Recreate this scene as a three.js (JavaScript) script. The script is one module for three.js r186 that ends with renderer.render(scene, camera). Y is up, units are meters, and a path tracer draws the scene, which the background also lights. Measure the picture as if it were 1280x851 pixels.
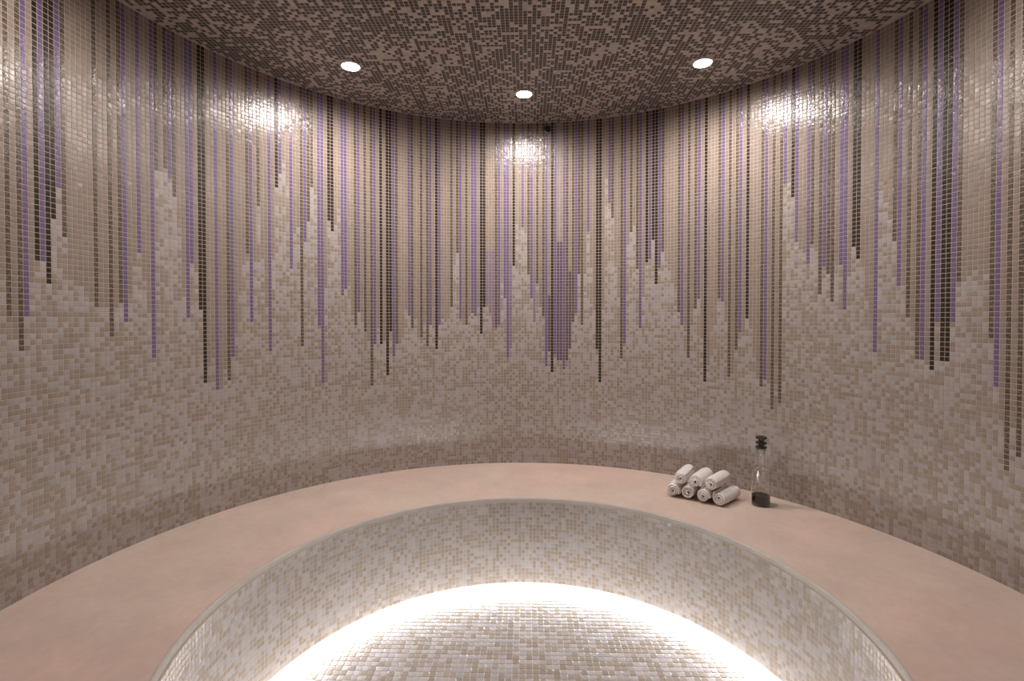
import * as THREE from 'three';
import { RoundedBoxGeometry } from 'three/addons/geometries/RoundedBoxGeometry.js';
import { RectAreaLightUniformsLib } from 'three/addons/lights/RectAreaLightUniformsLib.js';
import { mergeGeometries } from 'three/addons/utils/BufferGeometryUtils.js';

// ---------------------------------------------------------------- camera, exposure, light sizes
const scene = new THREE.Scene();
scene.background = new THREE.Color(0, 0, 0);
const FOCAL = 631.08;                                   // in pixels of the 1280 x 851 frame
const camera = new THREE.PerspectiveCamera(2 * Math.atan(851 / 2 / FOCAL) * 180 / Math.PI, 1280 / 851, 0.01, 30);
camera.position.set(-0.0066, 1.5454, 1.7585);
camera.lookAt(camera.position.x + Math.sin(-0.0275), camera.position.y - Math.tan(0.0154), camera.position.z - Math.cos(-0.0275));
camera.setViewOffset(1280, 851, 0, 13.9, 1280, 851);    // the photograph is cropped a little low
camera.updateMatrixWorld(true); camera.updateProjectionMatrix();
const renderer = new THREE.WebGLRenderer({ antialias: true });
renderer.toneMapping = THREE.LinearToneMapping;
renderer.toneMappingExposure = 0.82;
renderer.shadowMap.enabled = true;
RectAreaLightUniformsLib.init();
const LAMP = { color: new THREE.Color(1, 0.91, 0.865), power: 4.8, glow: 150, angle: 1.52, penumbra: 0.68 };
const STRIP = { color: new THREE.Color(0.95, 0.985, 1), power: 205, glow: 18 };

// ---------------------------------------------------------------- room measures (metres, room centre at x = z = 0, the door behind the camera at +z)
const R = 1.8416, CEIL = 2.9496, BENCH = 0.536, RISER_BOTTOM = 0.05, R_LIP = 1.121, R_RISER = 1.115, R_TOE = 1.178;
const N = 551, STEP = 2 * Math.PI / N, PITCH = R * STEP;   // 551 tile columns round the wall, 21 mm apart
const OPEN = 26 * Math.PI / 180, BENCH_END = 150 * Math.PI / 180;

// ---------------------------------------------------------------- helpers
let seed = 12345;
function rnd() { seed |= 0; seed = seed + 0x6D2B79F5 | 0; let t = Math.imul(seed ^ seed >>> 15, 1 | seed); t = t + Math.imul(t ^ t >>> 7, 61 | t) ^ t; return ((t ^ t >>> 14) >>> 0) / 4294967296; }
const gauss = () => (rnd() + rnd() + rnd() + rnd() - 2) * 1.73;
const lerp = (a, b, t) => a + (b - a) * t, clamp = (x, a, b) => Math.min(b, Math.max(a, x));
function hash(x, y, s) { let h = Math.imul(x, 374761393) + Math.imul(y, 668265263) + Math.imul(s, 1274126177) | 0; h = Math.imul(h ^ h >>> 13, 1274126177); return ((h ^ h >>> 16) >>> 0) / 4294967296; }
function vnoise(x, y, period, s) {
  const xi = Math.floor(x), yi = Math.floor(y), fx = x - xi, fy = y - yi, u = fx * fx * (3 - 2 * fx), v = fy * fy * (3 - 2 * fy), w = a => ((a % period) + period) % period;
  return lerp(lerp(hash(w(xi), w(yi), s), hash(w(xi + 1), w(yi), s), u), lerp(hash(w(xi), w(yi + 1), s), hash(w(xi + 1), w(yi + 1), s), u), v);
}
function fbm(x, y, period, oct, s) { let a = 0, k = 0.5, t = 0; for (let i = 0; i < oct; i++) { a += k * vnoise(x, y, period, s + i); t += k; x *= 2; y *= 2; period *= 2; k *= 0.55; } return a / t; }
function texture(n, f, srgb, repeat) {                    // f(u, v) -> [r, g, b] in 0..1
  const d = new Uint8Array(n * n * 4);
  for (let j = 0; j < n; j++) for (let i = 0; i < n; i++) { const c = f(i / n, j / n), o = 4 * (j * n + i); for (let k = 0; k < 3; k++) d[o + k] = clamp(c[k], 0, 1) * 255; d[o + 3] = 255; }
  const t = new THREE.DataTexture(d, n, n); t.wrapS = t.wrapT = THREE.RepeatWrapping; t.magFilter = THREE.LinearFilter; t.minFilter = THREE.LinearMipmapLinearFilter; t.generateMipmaps = true;
  if (srgb) t.colorSpace = THREE.SRGBColorSpace;
  if (repeat) t.repeat.set(repeat, repeat);
  t.needsUpdate = true; return t;
}
const taken = {};
function numbered(name) { const k = taken[name] = (taken[name] ?? -1) + 1; return k ? `${name}_${String(k).padStart(3, '0')}` : name; }
function mesh(name, geometry, material, parent) { const m = new THREE.Mesh(geometry, material); m.name = name; m.castShadow = m.receiveShadow = true; parent.add(m); return m; }
function thing(name, label, category, group) { const o = new THREE.Group(); o.name = numbered(name); o.userData = { label, category }; if (group) o.userData.group = group; scene.add(o); return o; }
function structure(name, label) { const o = new THREE.Group(); o.name = name; o.userData = { kind: 'structure', label }; scene.add(o); return o; }
// a closed profile [radius, y] turned about the room's axis from angle a0 to a1 (0 = straight ahead of the camera, positive to the right), ends capped
function ring(profile, a0, a1, seg) {
  const n = profile.length, pos = [], idx = [], full = a1 - a0 > 6.28;
  for (let i = 0; i <= seg; i++) { const a = lerp(a0, a1, i / seg); for (let j = 0; j < n; j++) { const [p, q] = [profile[j], profile[(j + 1) % n]]; for (const [r, y] of [p, q]) pos.push(r * Math.sin(a), y, -r * Math.cos(a)); } }
  for (let i = 0; i < seg; i++) for (let j = 0; j < n; j++) { const a = i * 2 * n + 2 * j, b = a + 1, c = a + 2 * n, d = c + 1; idx.push(a, b, c, b, d, c); }
  if (!full) {
    const tri = THREE.ShapeUtils.triangulateShape(profile.map(p => new THREE.Vector2(...p)), []);
    for (const a of [a0, a1]) { const base = pos.length / 3; for (const [r, y] of profile) pos.push(r * Math.sin(a), y, -r * Math.cos(a)); for (const t of tri) idx.push(...(a === a0 ? t : [t[2], t[1], t[0]]).map(k => k + base)); }
  }
  const g = new THREE.BufferGeometry(); g.setAttribute('position', new THREE.Float32BufferAttribute(pos, 3)); g.setIndex(idx); g.computeVertexNormals();
  const uv = []; for (let k = 0; k < pos.length; k += 3) uv.push(pos[k] + 0.37 * pos[k + 1], pos[k + 2] + 0.61 * pos[k + 1]);
  g.setAttribute('uv', new THREE.Float32BufferAttribute(uv, 2)); return g;
}
function box(w, h, d, x, y, z) { const g = new THREE.BoxGeometry(w, h, d); g.translate(x, y, z); return g; }
function lathe(pts, seg = 40) { return new THREE.LatheGeometry(pts.map(p => new THREE.Vector2(...p)), seg); }

// one pressed-glass mosaic tile: unit face on xy, rounded shoulders, faintly pillowed front; scaled by its size on xy
function tileGeometry(inset, depth) {
  const ringAt = (s, z, ny) => [[-s, -s], [s, -s], [s, s], [-s, s]].map(([x, y]) => ({ p: [x, y, z], n: [x * ny, y * ny, 1] }));
  const a = ringAt(0.5, -depth, 8), b = ringAt(0.5, depth * 0.5, 1.4), c = ringAt(0.5 - inset, depth, 0.05);
  const pos = [], nor = [], uv = [];
  const put = v => { pos.push(...v.p); const l = Math.hypot(...v.n); nor.push(...v.n.map(q => q / l)); uv.push(v.p[0] + 0.5, v.p[1] + 0.5); };
  const quad = (p, q, r, s) => [p, q, r, p, r, s].forEach(put);
  for (let k = 0; k < 4; k++) { const m = (k + 1) % 4; quad(a[k], a[m], b[m], b[k]); quad(b[k], b[m], c[m], c[k]); }
  quad(...c);
  const g = new THREE.BufferGeometry(); g.setAttribute('position', new THREE.Float32BufferAttribute(pos, 3)); g.setAttribute('normal', new THREE.Float32BufferAttribute(nor, 3)); g.setAttribute('uv', new THREE.Float32BufferAttribute(uv, 2)); return g;
}
const TILE = tileGeometry(0.05, 0.06);
// tile placements: {m: matrix, c: colour index, k: brightness}
function placement(x, y, z, nx, ny, nz, ux, uy, uz, size, tilt) {
  const n = new THREE.Vector3(nx, ny, nz), u = new THREE.Vector3(ux, uy, uz), r = new THREE.Vector3().crossVectors(u, n);
  n.addScaledVector(u, gauss() * tilt).addScaledVector(r, gauss() * tilt).normalize();
  r.crossVectors(u, n).normalize(); u.crossVectors(n, r);
  const m = new THREE.Matrix4().makeBasis(r.multiplyScalar(size), u.multiplyScalar(size), n.multiplyScalar(size)); m.setPosition(x, y, z); return m;
}
// the tiles that show largest in the photograph are parts of their own, the rest one field
const NEAR = 300;
function layTiles(parent, tiles, palette, material) {
  const v = new THREE.Vector3(), f = new THREE.Vector3(), nrm = new THREE.Vector3();
  for (const t of tiles) {
    v.setFromMatrixPosition(t.m); f.copy(v).applyMatrix4(camera.matrixWorldInverse); const d = f.length();
    nrm.setFromMatrixColumn(t.m, 2).normalize(); const facing = Math.abs(nrm.dot(v.clone().sub(camera.position))) / d;
    f.copy(v).project(camera); t.score = Math.abs(f.x) < 0.985 && Math.abs(f.y) < 0.985 && f.z < 1 ? Math.sqrt(facing) / d : 0;
  }
  const order = tiles.map((t, i) => i).sort((a, b) => tiles[b].score - tiles[a].score || a - b);
  const near = new Set(order.slice(0, NEAR)), variants = {};
  let count = 0;
  for (const i of near) {
    const t = tiles[i], q = Math.round(clamp((t.k - 0.88) / 0.08, 0, 3)), key = t.c + '_' + q;
    const m = variants[key] ??= (() => { const a = material.clone(); a.color = palette[t.c].clone().multiplyScalar(0.88 + 0.08 * q); return a; })();
    const o = mesh(count ? `tile_${String(count).padStart(3, '0')}` : 'tile', TILE, m, parent); count++;
    o.matrixAutoUpdate = false; o.matrix.copy(t.m); t.m.decompose(o.position, o.quaternion, o.scale); o.matrixAutoUpdate = true;
  }
  const far = tiles.filter((t, i) => !near.has(i)), inst = new THREE.InstancedMesh(TILE, material, far.length), c = new THREE.Color();
  inst.name = 'tile_field'; inst.userData.kind = 'stuff'; inst.castShadow = inst.receiveShadow = true;
  far.forEach((t, i) => { inst.setMatrixAt(i, t.m); inst.setColorAt(i, c.copy(palette[t.c]).multiplyScalar(t.k)); });
  parent.add(inst);
}

// ---------------------------------------------------------------- materials
const rgb = (r, g, b) => new THREE.Color().setRGB(r, g, b);
const PALETTE = {
  champagne: rgb(0.285, 0.233, 0.193), opal: rgb(0.385, 0.350, 0.346), tan: rgb(0.308, 0.258, 0.215),
  umber: rgb(0.072, 0.058, 0.048), clay: rgb(0.49, 0.432, 0.393),
};
const glass = new THREE.MeshPhysicalMaterial({ color: 0xffffff, roughness: 0.235, specularIntensity: 1, ior: 1.52 });
const ceilingGlass = new THREE.MeshPhysicalMaterial({ color: 0xffffff, roughness: 0.4, ior: 1.5, specularIntensity: 0.6 });
const grain = texture(128, (u, v) => { const g = 0.86 + 0.14 * fbm(u * 24, v * 24, 24, 3, 5); return [g, g, g]; });
const grout = new THREE.MeshStandardMaterial({ color: rgb(0.50, 0.42, 0.355), roughness: 0.9, map: grain });
const ceilingGrout = new THREE.MeshStandardMaterial({ color: rgb(0.53, 0.47, 0.425), roughness: 0.9, map: grain });
const floorGrout = new THREE.MeshStandardMaterial({ color: rgb(0.50, 0.43, 0.38), roughness: 0.85, map: grain });
const foil = (s, lo, pow) => texture(256, (u, v) => { const g = lo + (1 - lo) * Math.pow(clamp(1.7 * fbm(u * 40, v * 40, 40, 3, s) - 0.35, 0, 1), pow); return [g, g, g]; });
const foilBump = texture(256, (u, v) => { const g = fbm(u * 32, v * 32, 32, 3, 77); return [g, g, g]; });
const foilGlass = (c, map, rough, spec = 1) => new THREE.MeshPhysicalMaterial({ color: c, map, roughness: rough, ior: 1.52, specularIntensity: spec, bumpMap: foilBump, bumpScale: 0.0007 });
const STRIPS = {
  V: { m: foilGlass(rgb(0.185, 0.133, 0.265), foil(11, 0.72, 1), 0.2), label: 'strip of violet foil glass tiles' },
  K: { m: foilGlass(rgb(0.060, 0.042, 0.032), foil(23, 0.3, 1), 0.26, 0.5), label: 'strip of near-black glass tiles' },
  B: { m: foilGlass(rgb(0.215, 0.163, 0.125), foil(31, 0.22, 1.2), 0.2), label: 'strip of mottled bronze glass tiles' },
  M: { m: foilGlass(rgb(0.17, 0.115, 0.18), foil(51, 0.5, 1), 0.22), label: 'strip of mauve brown glass tiles' },
  L: { m: foilGlass(rgb(0.30, 0.23, 0.32), foil(41, 0.6, 1), 0.22), label: 'strip of pale lilac glass tiles' },
};
const stoneMap = texture(1024, (u, v) => {
  const p = fbm(u * 6, v * 6, 6, 5, 60), q = fbm(u * 14 + 3, v * 14, 14, 4, 70), s = fbm(u * 110, v * 110, 110, 2, 80), t = clamp((p - 0.36) * 3.2, 0, 1);
  const k = 0.95 + 0.11 * q + 0.045 * (s - 0.5);
  return [lerp(0.785, 0.805, t) * k, lerp(0.714, 0.704, t) * k, lerp(0.664, 0.658, t) * k];
}, true);
stoneMap.repeat.set(0.42, 0.42);
const stone = new THREE.MeshStandardMaterial({ color: 0xffffff, map: stoneMap, roughness: 0.55 });
const edgeStone = new THREE.MeshStandardMaterial({ color: rgb(0.50, 0.455, 0.41), roughness: 0.5, map: grain });
const plaster = new THREE.MeshStandardMaterial({ color: rgb(0.42, 0.36, 0.31), roughness: 0.9, map: grain });
const metal = new THREE.MeshStandardMaterial({ color: rgb(0.75, 0.72, 0.70), roughness: 0.3, metalness: 1 });
const blackPlastic = new THREE.MeshStandardMaterial({ color: rgb(0.006, 0.005, 0.005), roughness: 0.8 });
const clear = new THREE.MeshPhysicalMaterial({ color: 0xffffff, roughness: 0.01, transmission: 1, thickness: 0.05, ior: 1.5 });
const dark = new THREE.MeshPhysicalMaterial({ color: rgb(0.010, 0.007, 0.006), roughness: 0.08, ior: 1.36, specularIntensity: 0.2 });
const smoked = new THREE.MeshPhysicalMaterial({ color: rgb(0.022, 0.016, 0.014), roughness: 0.1, ior: 1.5 });
const terryBump = texture(256, (u, v) => { const g = 0.5 * fbm(u * 64, v * 64, 64, 2, 3) + 0.5 * hash(Math.floor(u * 256), Math.floor(v * 256), 9); return [g, g, g]; });
terryBump.repeat.set(9, 9);
const terry = new THREE.MeshPhysicalMaterial({ color: rgb(0.83, 0.79, 0.765), roughness: 1, sheen: 0.4, sheenRoughness: 0.6, sheenColor: rgb(0.8, 0.76, 0.73), bumpMap: terryBump, bumpScale: 0.0015 });

// ---------------------------------------------------------------- wall
const wall = structure('wall_round', 'curved wall of glass mosaic with long vertical violet and black drips');
mesh('grout_bed', ring([[R, 0], [R, CEIL], [R + 0.14, CEIL], [R + 0.14, 0]], -Math.PI + OPEN, Math.PI - OPEN, 300), grout, wall);
{
  // the drips as counted in the photograph: column, kind (V violet, K black, B bronze, L lilac, M mauve), rows down from the ceiling
  const DRIPS = '-138B66 -136B72 -135V66 -133K56 -132V56 -131K60 -130K48 -129V42 -128B51 -122B64 -119B70 -117B63 -116V67 -113V52 -110V75 -109B33 -107B32 -106V34 -105B38 -102V66 -101V53 -99K64 -98K82 -95V84 -92B82 -91V76 -87B49 -86V67 -84B36 -81V75 -79K30 -78V26 -75V52 -72B74 -71V44 -70B38 -69B28 -67V68 -66V85 -64K37 -63K40 -60V59 -59V57 -56B68 -55V64 -53B70 -51B87 -50V74 -48K74 -46K84 -45K70 -44V78 -43B74 -39V65 -38B69 -35B72 -33B75 -32V68 -30K76 -29V68 -25B62 -23B44 -22V66 -20B68 -18V64 -17V65 -15K71 -14K62 -13L61 -12L64 -11L69 -10B69 -9V68 -7V59 -6V79 -5L76 -4K48 -1V35 1B51 2V59 3L67 4B54 5L62 6B65 7V82 8M77 9K84 10V78 11M80 12M80 13V83 14B80 15M76 16B67 17V64 18B51 19B68 21V37 24K76 25K87 28V28 29B33 32B79 33V74 35B38 37B50 38V69 40K48 41V47 42K41 43K55 44V50 45B45 50B64 51V68 53B78 55B63 56V60 58K85 62B60 63V61 65B83 67B75 68V70 70K66 74B85 75V83 77B91 79B89 80V30 82K34 83V46 86V52 87B47 89B60 90V53 91B55 92B62 94V53 95V64 97K49 98K52 102V74 106B49 107V59 109B66 111B75 112V75 114K77 115V67 116K75 117K75 118V67 119B59 125B70 126V79 128B94 130B91';
  const drips = new Map(), plain = new Map();
  for (const s of DRIPS.split(' ')) { const [, k, t, r] = s.match(/(-?\d+)([VKBLM])(\d+)/); drips.set(+k, { t, r0: 0, r1: +r }); }
  for (const [k, r0] of [[-13, 43], [-12, 43], [-11, 43], [-5, 47], [3, 52], [5, 52], [8, 58], [11, 40], [12, 40], [15, 50]]) drips.get(k).r0 = r0;
  for (const [k, r] of [[-108, 33], [-77, 21], [-76, 27], [-3, 34], [-2, 35], [0, 37], [27, 20], [34, 40], [35, 38], [36, 36], [47, 51], [48, 55], [81, 28], [103, 37], [104, 40], [105, 44], [120, 59], [121, 58], [122, 57], [123, 59], [124, 58], [-127, 59], [-126, 59], [-125, 60], [-124, 61], [-73, 40], [-74, 41], [-62, 38], [-61, 33], [-68, 30], [-8, 51]]) plain.set(k, r);
  const last = Math.floor((Math.PI - OPEN) / STEP) - 1;
  for (const side of [-1, 1]) for (let k = side > 0 ? 132 : 140; k < last;) {        // out of view: the same rhythm goes on
    const t = 'VBKBVBVK'[Math.floor(rnd() * 8)]; drips.set(side * k, { t, r0: 0, r1: 40 + Math.floor(rnd() * 45) }); k += 1 + Math.floor(rnd() * rnd() * 6);
  }
  const cols = [...drips.keys()].sort((a, b) => a - b), rows = 115, tiles = [];
  const place = (k, j, tilt) => { const a = (k - 0.4374) * STEP, y = CEIL - (j + 0.5) * PITCH; return placement(R * Math.sin(a), y, -R * Math.cos(a), -Math.sin(a), 0, Math.cos(a), 0, 1, 0, PITCH * 0.875, tilt); };
  for (let k = -last; k <= last; k++) {
    const d = drips.get(k); let end;
    if (d) end = d.r1;
    else if (plain.has(k)) end = plain.get(k);
    else {
      const hi = cols.findIndex(c => c > k), a = cols[Math.max(0, hi - 1)], b = cols[hi < 0 ? cols.length - 1 : hi], t = b > a ? (k - a) / (b - a) : 0;
      end = Math.round(Math.max(30, lerp(drips.get(a).r1, drips.get(b).r1, clamp(t, 0, 1)) * (0.9 + 0.14 * rnd())));
    }
    if (d) {
      const parts = [], g0 = TILE;
      for (let j = d.r0; j < d.r1; j++) { const g = g0.clone().applyMatrix4(place(k, j, 0.012)); const u = rnd(), v = rnd(), uv = g.attributes.uv; for (let q = 0; q < uv.count; q++) uv.setXY(q, u + uv.getX(q) * 0.11, v + uv.getY(q) * 0.11); parts.push(g); }
      const o = mesh(numbered('tile_strip'), mergeGeometries(parts), STRIPS[d.t].m, wall); o.userData.label = STRIPS[d.t].label;
    }
    for (let j = 0; j < rows; j++) {
      if (d && j >= d.r0 && j < d.r1) continue;
      if (j < end) { tiles.push({ m: place(k, j, rnd() < 0.12 ? 0.03 : 0.011), c: 'champagne', k: 0.92 + 0.16 * rnd() }); continue; }
      const clump = vnoise((k + 600) * 0.35, j * 0.35, 1000, 4), below = j - end;
      const opal = rnd() < (below < 4 ? 0.66 : 0.5) + (clump - 0.5) * 0.55;
      tiles.push({ m: place(k, j, rnd() < 0.06 ? 0.03 : 0.011), c: opal ? 'opal' : 'tan', k: (opal ? 0.93 : 0.9) + 0.18 * rnd() });
    }
  }
  layTiles(wall, tiles, PALETTE, glass);
}

// ---------------------------------------------------------------- ceiling
const LAMPS = [[-0.75, 1.3756], [-43.8, 1.4], [42.8, 1.4], [-96, 1.39, 0.5], [96, 1.39, 0.5]].map(([deg, r, k = 1]) => { const a = deg * Math.PI / 180; return [r * Math.sin(a), -r * Math.cos(a), k]; })   // the last two are dimmed;
const ceiling = structure('ceiling', 'flat ceiling of umber and clay coloured glass mosaic');
{
  const g = new THREE.CylinderGeometry(R + 0.14, R + 0.14, 0.12, 200); g.translate(0, CEIL + 0.06, 0); mesh('grout_bed', g, ceilingGrout, ceiling);
  const tiles = [], n = Math.ceil(R / PITCH);
  for (let i = -n; i <= n; i++) {
   const runs = []; let left = 0, isDark = rnd() < 0.5;                     // dark tiles come in short runs along a column
   for (let j = -n; j <= n; j++) {
    if (left-- <= 0) { isDark = !isDark; const open = vnoise((i + 200) * 0.16, (j + 200) * 0.16, 1000, 8); left = Math.floor(-Math.log(1 - rnd()) * (isDark ? lerp(4.2, 0.9, open) : lerp(0.1, 1.5, open))); }
    runs[j + n] = isDark;
    const x = (i + 0.5) * PITCH, z = (j + 0.5) * PITCH, h = PITCH * 0.45;
    if (Math.hypot(Math.abs(x) + h, Math.abs(z) + h) > R || LAMPS.some(([a, b]) => Math.hypot(x - a, z - b) < 0.062)) continue;
    const darkTile = runs[j + n];
    tiles.push({ m: placement(x, CEIL, z, 0, -1, 0, 0, 0, 1, PITCH * 0.84, 0.014), c: darkTile ? 'umber' : 'clay', k: darkTile ? 0.7 + 0.75 * rnd() : 0.88 + 0.24 * rnd() });
   }
  }
  layTiles(ceiling, tiles, PALETTE, ceilingGlass);
}

// ---------------------------------------------------------------- floor
const floor = structure('floor', 'round floor of pale and beige glass mosaic lit from its rim');
{
  const shape = new THREE.Shape(); shape.absarc(0, 0, R + 0.14, 0, Math.PI * 2, false);
  const g = new THREE.CylinderGeometry(R + 0.14, R + 0.14, 0.12, 160); g.translate(0, -0.06, 0);
  mesh('grout_bed', g, floorGrout, floor);
  const P = 0.0303, n = Math.ceil(1.2 / P), tiles = [];
  for (let i = -n; i <= n; i++) for (let j = -n; j <= 60; j++) {
    const x = (i + 0.3) * P, z = (j + 0.2) * P, h = P * 0.46, inRound = Math.hypot(Math.abs(x) + h, Math.abs(z) + h) < R_TOE - 0.002, inWay = z > 0 && z + h < 1.75 && Math.abs(x) + h < 0.5;
    if (!inRound && !inWay) continue;
    const clump = vnoise((i + 200) * 0.4, (j + 200) * 0.4, 1000, 12), opal = rnd() < 0.52 + (clump - 0.5) * 0.2;
    tiles.push({ m: placement(x, 0, z, 0, 1, 0, 0, 0, -1, P * 0.9, 0.01), c: opal ? 'opal' : 'tan', k: (opal ? 0.92 : 0.88) + 0.2 * rnd() });
  }
  layTiles(floor, tiles, PALETTE, glass);
}
// the lobby behind the camera, with its door
{
  const w = structure('wall_lobby', 'plain plaster walls of the lobby before the bath');
  for (const s of [-1, 1]) mesh('side_panel', box(0.12, CEIL, 1.45, s * 0.93, CEIL / 2, 2.41), plaster, w);
  mesh('end_panel', box(1.98, CEIL, 0.12, 0, CEIL / 2, 3.2), plaster, w);
  const t = structure('trim_1', 'plaster lid of the lobby'); mesh('lid', box(1.98, 0.12, 1.5, 0, CEIL + 0.06, 2.53), plaster, t);
  const b = structure('trim_2', 'stone threshold of the lobby'); mesh('slab', box(1.98, 0.12, 1.32, 0, -0.06, 2.6), stone, b);
  const d = structure('door_1', 'plain flush door of the lobby');
  mesh('leaf', new RoundedBoxGeometry(0.86, 2.06, 0.03, 2, 0.006).translate(0, 1.04, 3.12), plaster, d);
  mesh('handle', new THREE.CapsuleGeometry(0.01, 0.12, 4, 10).rotateZ(Math.PI / 2).translate(0.32, 1.02, 3.06), metal, d);
}

// ---------------------------------------------------------------- bench
const bench = thing('bench', 'round built-in bench with pinkish beige stone top and mosaic front', 'bench');
{
  const e = 0.012, lip = 0.024, y = BENCH, gap = 0.00012;
  const profile = [[R_LIP + 0.0125, y - lip], [R_LIP + 0.0125, y], [R - 0.001, y], [R - 0.001, y - lip]];
  mesh('edge_trim', ring([[R_LIP, y - lip], [R_LIP, y - 0.006], [R_LIP + 0.002, y - 0.002], [R_LIP + 0.006, y + 0.0004], [R_LIP + 0.0122, y + 0.0004], [R_LIP + 0.0122, y - lip]], -BENCH_END, BENCH_END, 260), edgeStone, bench).userData.label = 'pale grey rounded edge of the stone top';
  const first = -3.5 * Math.PI / 180, stepA = 36.7 * Math.PI / 180, cuts = [-BENCH_END];
  for (let k = -3; k <= 4; k++) { const a = first + k * stepA; if (Math.abs(a) < BENCH_END - 0.1) cuts.push(a); }
  cuts.push(BENCH_END);
  for (let k = 0; k + 1 < cuts.length; k++) mesh(k ? `seat_slab_${String(k).padStart(3, '0')}` : 'seat_slab', ring(profile, cuts[k] + gap, cuts[k + 1] - gap, 60), stone, bench);
  mesh('riser', ring([[R_RISER, RISER_BOTTOM], [R_RISER, y - lip], [R - 0.001, y - lip], [R - 0.001, RISER_BOTTOM]], -BENCH_END, BENCH_END, 260), grout, bench);
  mesh('plinth', ring([[R_TOE, 0.0], [R_TOE, RISER_BOTTOM], [R - 0.001, RISER_BOTTOM], [R - 0.001, 0.0]], -BENCH_END, BENCH_END, 260), plaster, bench);
  const tiles = [], n = Math.round(2 * Math.PI * R_RISER / PITCH), st = 2 * Math.PI / n, rows = 22, ph = (y - lip - RISER_BOTTOM) / rows, r = R_RISER;
  for (let k = -Math.floor(BENCH_END / st) + 1; k < Math.floor(BENCH_END / st); k++) for (let j = 0; j < rows; j++) {
    const a = k * st, yy = y - lip - (j + 0.5) * ph, clump = vnoise((k + 400) * 0.35, j * 0.35, 1000, 15), opal = rnd() < 0.5 + (clump - 0.5) * 0.5;
    tiles.push({ m: placement(r * Math.sin(a), yy, -r * Math.cos(a), -Math.sin(a), 0, Math.cos(a), 0, 1, 0, PITCH * 0.87, rnd() < 0.1 ? 0.035 : 0.012), c: opal ? 'opal' : 'tan', k: 0.9 + 0.2 * rnd() });
  }
  layTiles(bench, tiles, PALETTE, glass);
}

// ---------------------------------------------------------------- light strip in the toe recess of the bench
{
  const t = thing('led_strip', 'white light strip hidden under the bench front along the floor', 'light strip');
  const glow = new THREE.MeshStandardMaterial({ color: rgb(0.8, 0.8, 0.8), emissive: STRIP.color, emissiveIntensity: STRIP.glow, roughness: 0.6 });
  const y0 = 0.028, y1 = 0.046, r = R_TOE - 0.004;
  mesh('diffuser', ring([[r, y0], [r, y1], [R_TOE - 0.0005, y1], [R_TOE - 0.0005, y0]], -BENCH_END + 0.02, BENCH_END - 0.02, 240), glow, t);
  const n = 30, span = 2 * (BENCH_END - 0.03) / n;
  for (let k = 0; k < n; k++) {
    const a = -BENCH_END + 0.03 + (k + 0.5) * span, l = new THREE.RectAreaLight(STRIP.color, STRIP.power, 2 * r * Math.tan(span / 2), y1 - y0), q = r * Math.cos(span / 2) - 0.006;
    l.position.set(q * Math.sin(a), (y0 + y1) / 2, -q * Math.cos(a)); l.lookAt(0, (y0 + y1) / 2, 0); scene.add(l);
  }
}

// ---------------------------------------------------------------- downlights
{
  const lens = new THREE.MeshStandardMaterial({ color: rgb(0.9, 0.9, 0.9), emissive: LAMP.color, emissiveIntensity: LAMP.glow, roughness: 0.5 });
  const bezelMat = new THREE.MeshStandardMaterial({ color: rgb(0.55, 0.5, 0.47), roughness: 0.35 });
  const where = ['near the black sensor, above the middle of the drips', 'over the long run of wall without towels', 'over the rolled towels', 'over the bench end that has no bottle', 'over the bench end past the bottle'];
  LAMPS.forEach(([x, z, dim], i) => {
    const t = thing('ceiling_downlight', `round recessed ceiling downlight ${where[i]}`, 'ceiling light', 'ring of ceiling downlights');
    t.position.set(x, CEIL, z);
    mesh('trim', lathe([[0.046, 0.001], [0.046, -0.004], [0.0485, -0.007], [0.054, -0.006], [0.058, -0.003], [0.058, 0.001], [0.046, 0.001]], 48), bezelMat, t);
    mesh('lens', lathe([[0, 0.0005], [0.0455, 0.0005], [0.0455, -0.0025], [0.03, -0.0035], [0, -0.004]], 40), lens, t);
    const s = new THREE.SpotLight(LAMP.color, LAMP.power * dim, 0, LAMP.angle, LAMP.penumbra, 2);
    s.position.set(x, CEIL - 0.02, z); s.target.position.set(x, 0, z); s.castShadow = true; s.shadow.radius = 2.2; s.shadow.mapSize.set(1024, 1024); scene.add(s, s.target);
  });
}

// ---------------------------------------------------------------- sensor high on the wall
{
  const a = 4.57 * Math.PI / 180, t = thing('wall_sensor', 'small round black sensor high on the mosaic wall under the ceiling', 'sensor');
  t.position.set((R - 0.003) * Math.sin(a), 2.8994, -(R - 0.003) * Math.cos(a)); t.rotation.y = -a;
  mesh('collar', lathe([[0, -0.003], [0.0222, -0.003], [0.0222, 0.003], [0.021, 0.005], [0, 0.005]], 36).rotateX(Math.PI / 2), metal, t);
  mesh('probe', lathe([[0, 0.004], [0.0205, 0.004], [0.0205, 0.022], [0.018, 0.026], [0.009, 0.0285], [0, 0.029]], 36).rotateX(Math.PI / 2), blackPlastic, t);
}

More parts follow.
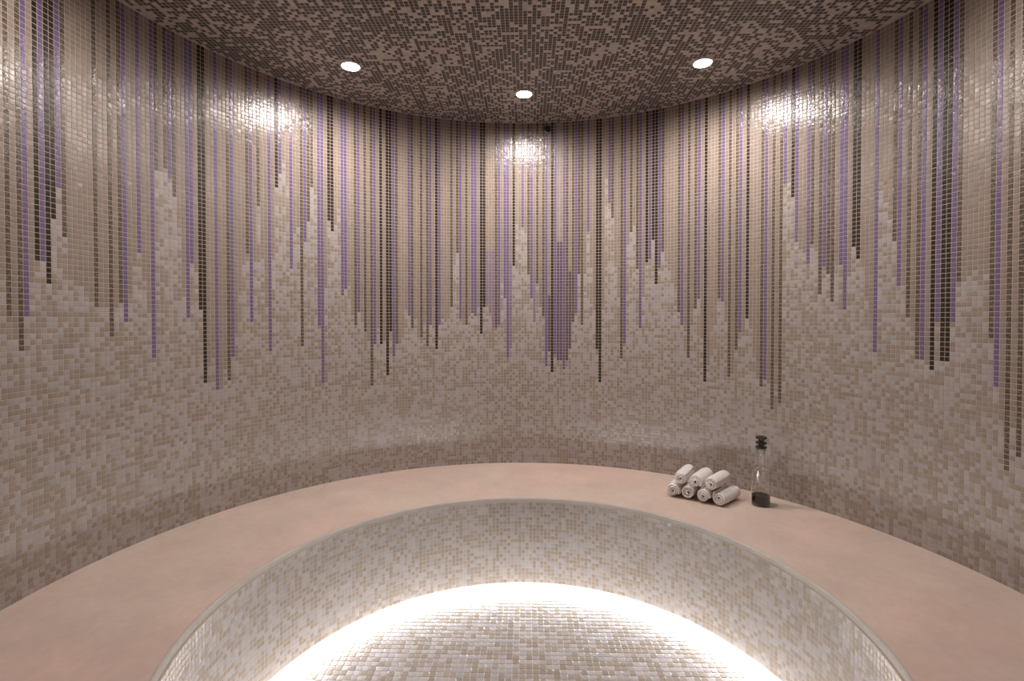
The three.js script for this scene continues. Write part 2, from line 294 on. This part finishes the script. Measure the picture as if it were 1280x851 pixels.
// ---------------------------------------------------------------- rolled towels
function towelGeometry(length, radius, turns, lift, phase, s) {
  const th = radius / (turns + 0.98), nT = Math.round(turns * 44), perim = [], nA = 12;
  for (let k = 0; k <= nA; k++) perim.push([0.5, k / nA, 0]);
  for (let k = 1; k < 4; k++) perim.push([0.5 * Math.cos(k * Math.PI / 4), 1, Math.sin(k * Math.PI / 4)]);
  for (let k = nA; k >= 0; k--) perim.push([-0.5, k / nA, 0]);
  for (let k = 3; k > 0; k--) perim.push([0.5 * Math.cos(k * Math.PI / 4), 0, -Math.sin(k * Math.PI / 4)]);
  const n = perim.length, pos = [], idx = [], uv = [];
  for (let i = 0; i <= nT; i++) {
    const f = i / nT, ang = phase + f * turns * 2 * Math.PI, tail = Math.max(0, (f * turns - turns + 0.14) / 0.14);
    const wob = 1 + 0.02 * Math.sin(2 * ang + s) * f, tele = 0.010 * (vnoise(f * turns * 1.3 + s, s, 100, 21) - 0.5) * 2, bulge = 0.004 * (1 - f);
    for (let j = 0; j < n; j++) {
      const [o, x, cap] = perim[j], taper = 1 - 0.10 * Math.pow(Math.abs(2 * x - 1), 4);
      const rc = (th * (0.5 + f * turns) * wob + lift * tail * tail * (0.4 + 0.6 * x)) * taper + 0.0012 * (vnoise(ang * 2.2 + 9 * s, x * 7, 1000, 31) - 0.5);
      const r = rc + o * th * 0.89, ax = (x - 0.5) * length + cap * th * 0.5 + tele + (x > 0.5 ? bulge : -bulge);
      pos.push(r * Math.cos(ang), r * Math.sin(ang), ax); uv.push(f * turns * 0.2, x * length * 3);
    }
  }
  for (let i = 0; i < nT; i++) for (let j = 0; j < n; j++) { const a = i * n + j, b = i * n + (j + 1) % n, c = a + n, d = b + n; idx.push(a, c, b, b, c, d); }
  for (const [i, flip] of [[0, false], [nT, true]]) for (let j = 1; j < n - 1; j++) idx.push(i * n, i * n + (flip ? j + 1 : j), i * n + (flip ? j : j + 1));
  const g = new THREE.BufferGeometry(); g.setAttribute('position', new THREE.Float32BufferAttribute(pos, 3)); g.setAttribute('uv', new THREE.Float32BufferAttribute(uv, 2)); g.setIndex(idx); g.computeVertexNormals(); return g;
}
{
  const rad = 0.0422, low = BENCH + rad * 1.015, high = low + 0.0725;
  // front end x, z; axis towards the wall; height; end of the roll; words
  const rolls = [
    [0.840, -1.155, 0.52, -0.85, low, 0.002, 'bottom row of the pile, at the end away from the bottle'],
    [0.910, -1.110, 0.56, -0.83, low, 0, 'bottom row, second from the end away from the bottle'],
    [0.978, -1.060, 0.62, -0.78, low, 0.002, 'bottom row, second from the bottle'],
    [1.049, -1.012, 0.72, -0.69, low, 0.014, 'bottom row with a loose flap, nearest the bottle'],
    [0.875, -1.132, 0.53, -0.845, high, 0, 'top row of the pile, at the end away from the bottle'],
    [0.944, -1.085, 0.6, -0.8, high, 0.002, 'middle of the top row of the pile'],
    [1.013, -1.036, 0.67, -0.74, high, 0, 'top row of the pile, nearest the bottle'],
  ];
  rolls.forEach(([x, z, ax, az, y, lift, words], i) => {
    const t = mesh(numbered('rolled_towel'), towelGeometry(0.19, rad, 2.75, lift, [5.2, 4.4, 4.9, 2.3, 4.0, 5.5, 4.3][i], 1.7 * i + 0.3), terry, scene);
    t.userData = { label: `white rolled towel, ${words}`, category: 'towel', group: 'pile of rolled towels' };
    const l = Math.hypot(ax, az); t.position.set(x + ax / l * 0.095, y, z + az / l * 0.095); t.rotation.y = Math.atan2(ax, az);
  });
}

// ---------------------------------------------------------------- bottle
{
  const t = thing('glass_bottle', 'clear glass bottle with dark liquid and ribbed black stopper beside the towels', 'bottle');
  t.position.set(1.288, BENCH, -1.046);
  const outer = [[0, 0.0005], [0.036, 0.0005], [0.044, 0.005], [0.0485, 0.014], [0.0485, 0.192], [0.047, 0.2], [0.040, 0.207], [0.024, 0.211], [0.0195, 0.217], [0.0175, 0.228], [0.0175, 0.288], [0.0195, 0.300], [0.0235, 0.306], [0.0235, 0.310]];
  const inner = [[0.0205, 0.310], [0.0165, 0.299], [0.0148, 0.288], [0.0148, 0.228], [0.0168, 0.214], [0.022, 0.2075], [0.038, 0.2035], [0.0445, 0.198], [0.0458, 0.19], [0.0458, 0.016], [0.042, 0.008], [0.034, 0.0045], [0, 0.0045]];
  mesh('glass_body', lathe([...outer, ...inner], 64), clear, t);
  mesh('liquid', lathe([[0, 0.0047], [0.0338, 0.0047], [0.0417, 0.0082], [0.0455, 0.0162], [0.0456, 0.056], [0.0448, 0.0548], [0, 0.0545]], 56), dark, t).userData.label = 'dark brown liquid';
  const st = mesh('stopper', lathe([[0, 0.285], [0.0138, 0.285], [0.0142, 0.311], [0.0135, 0.372], [0, 0.372]], 36), clear, t); st.userData.label = 'clear core of the stopper';
  for (const y of [0.320, 0.344, 0.372]) mesh('rib', lathe([[0.0146, y - 0.0065], [0.026, y - 0.0065], [0.029, y - 0.003], [0.029, y + 0.003], [0.026, y + 0.0065], [0.0146, y + 0.0065], [0.0146, y - 0.0065]], 44), smoked, st).userData.label = 'black rib of the stopper';
}

renderer.render(scene, camera);
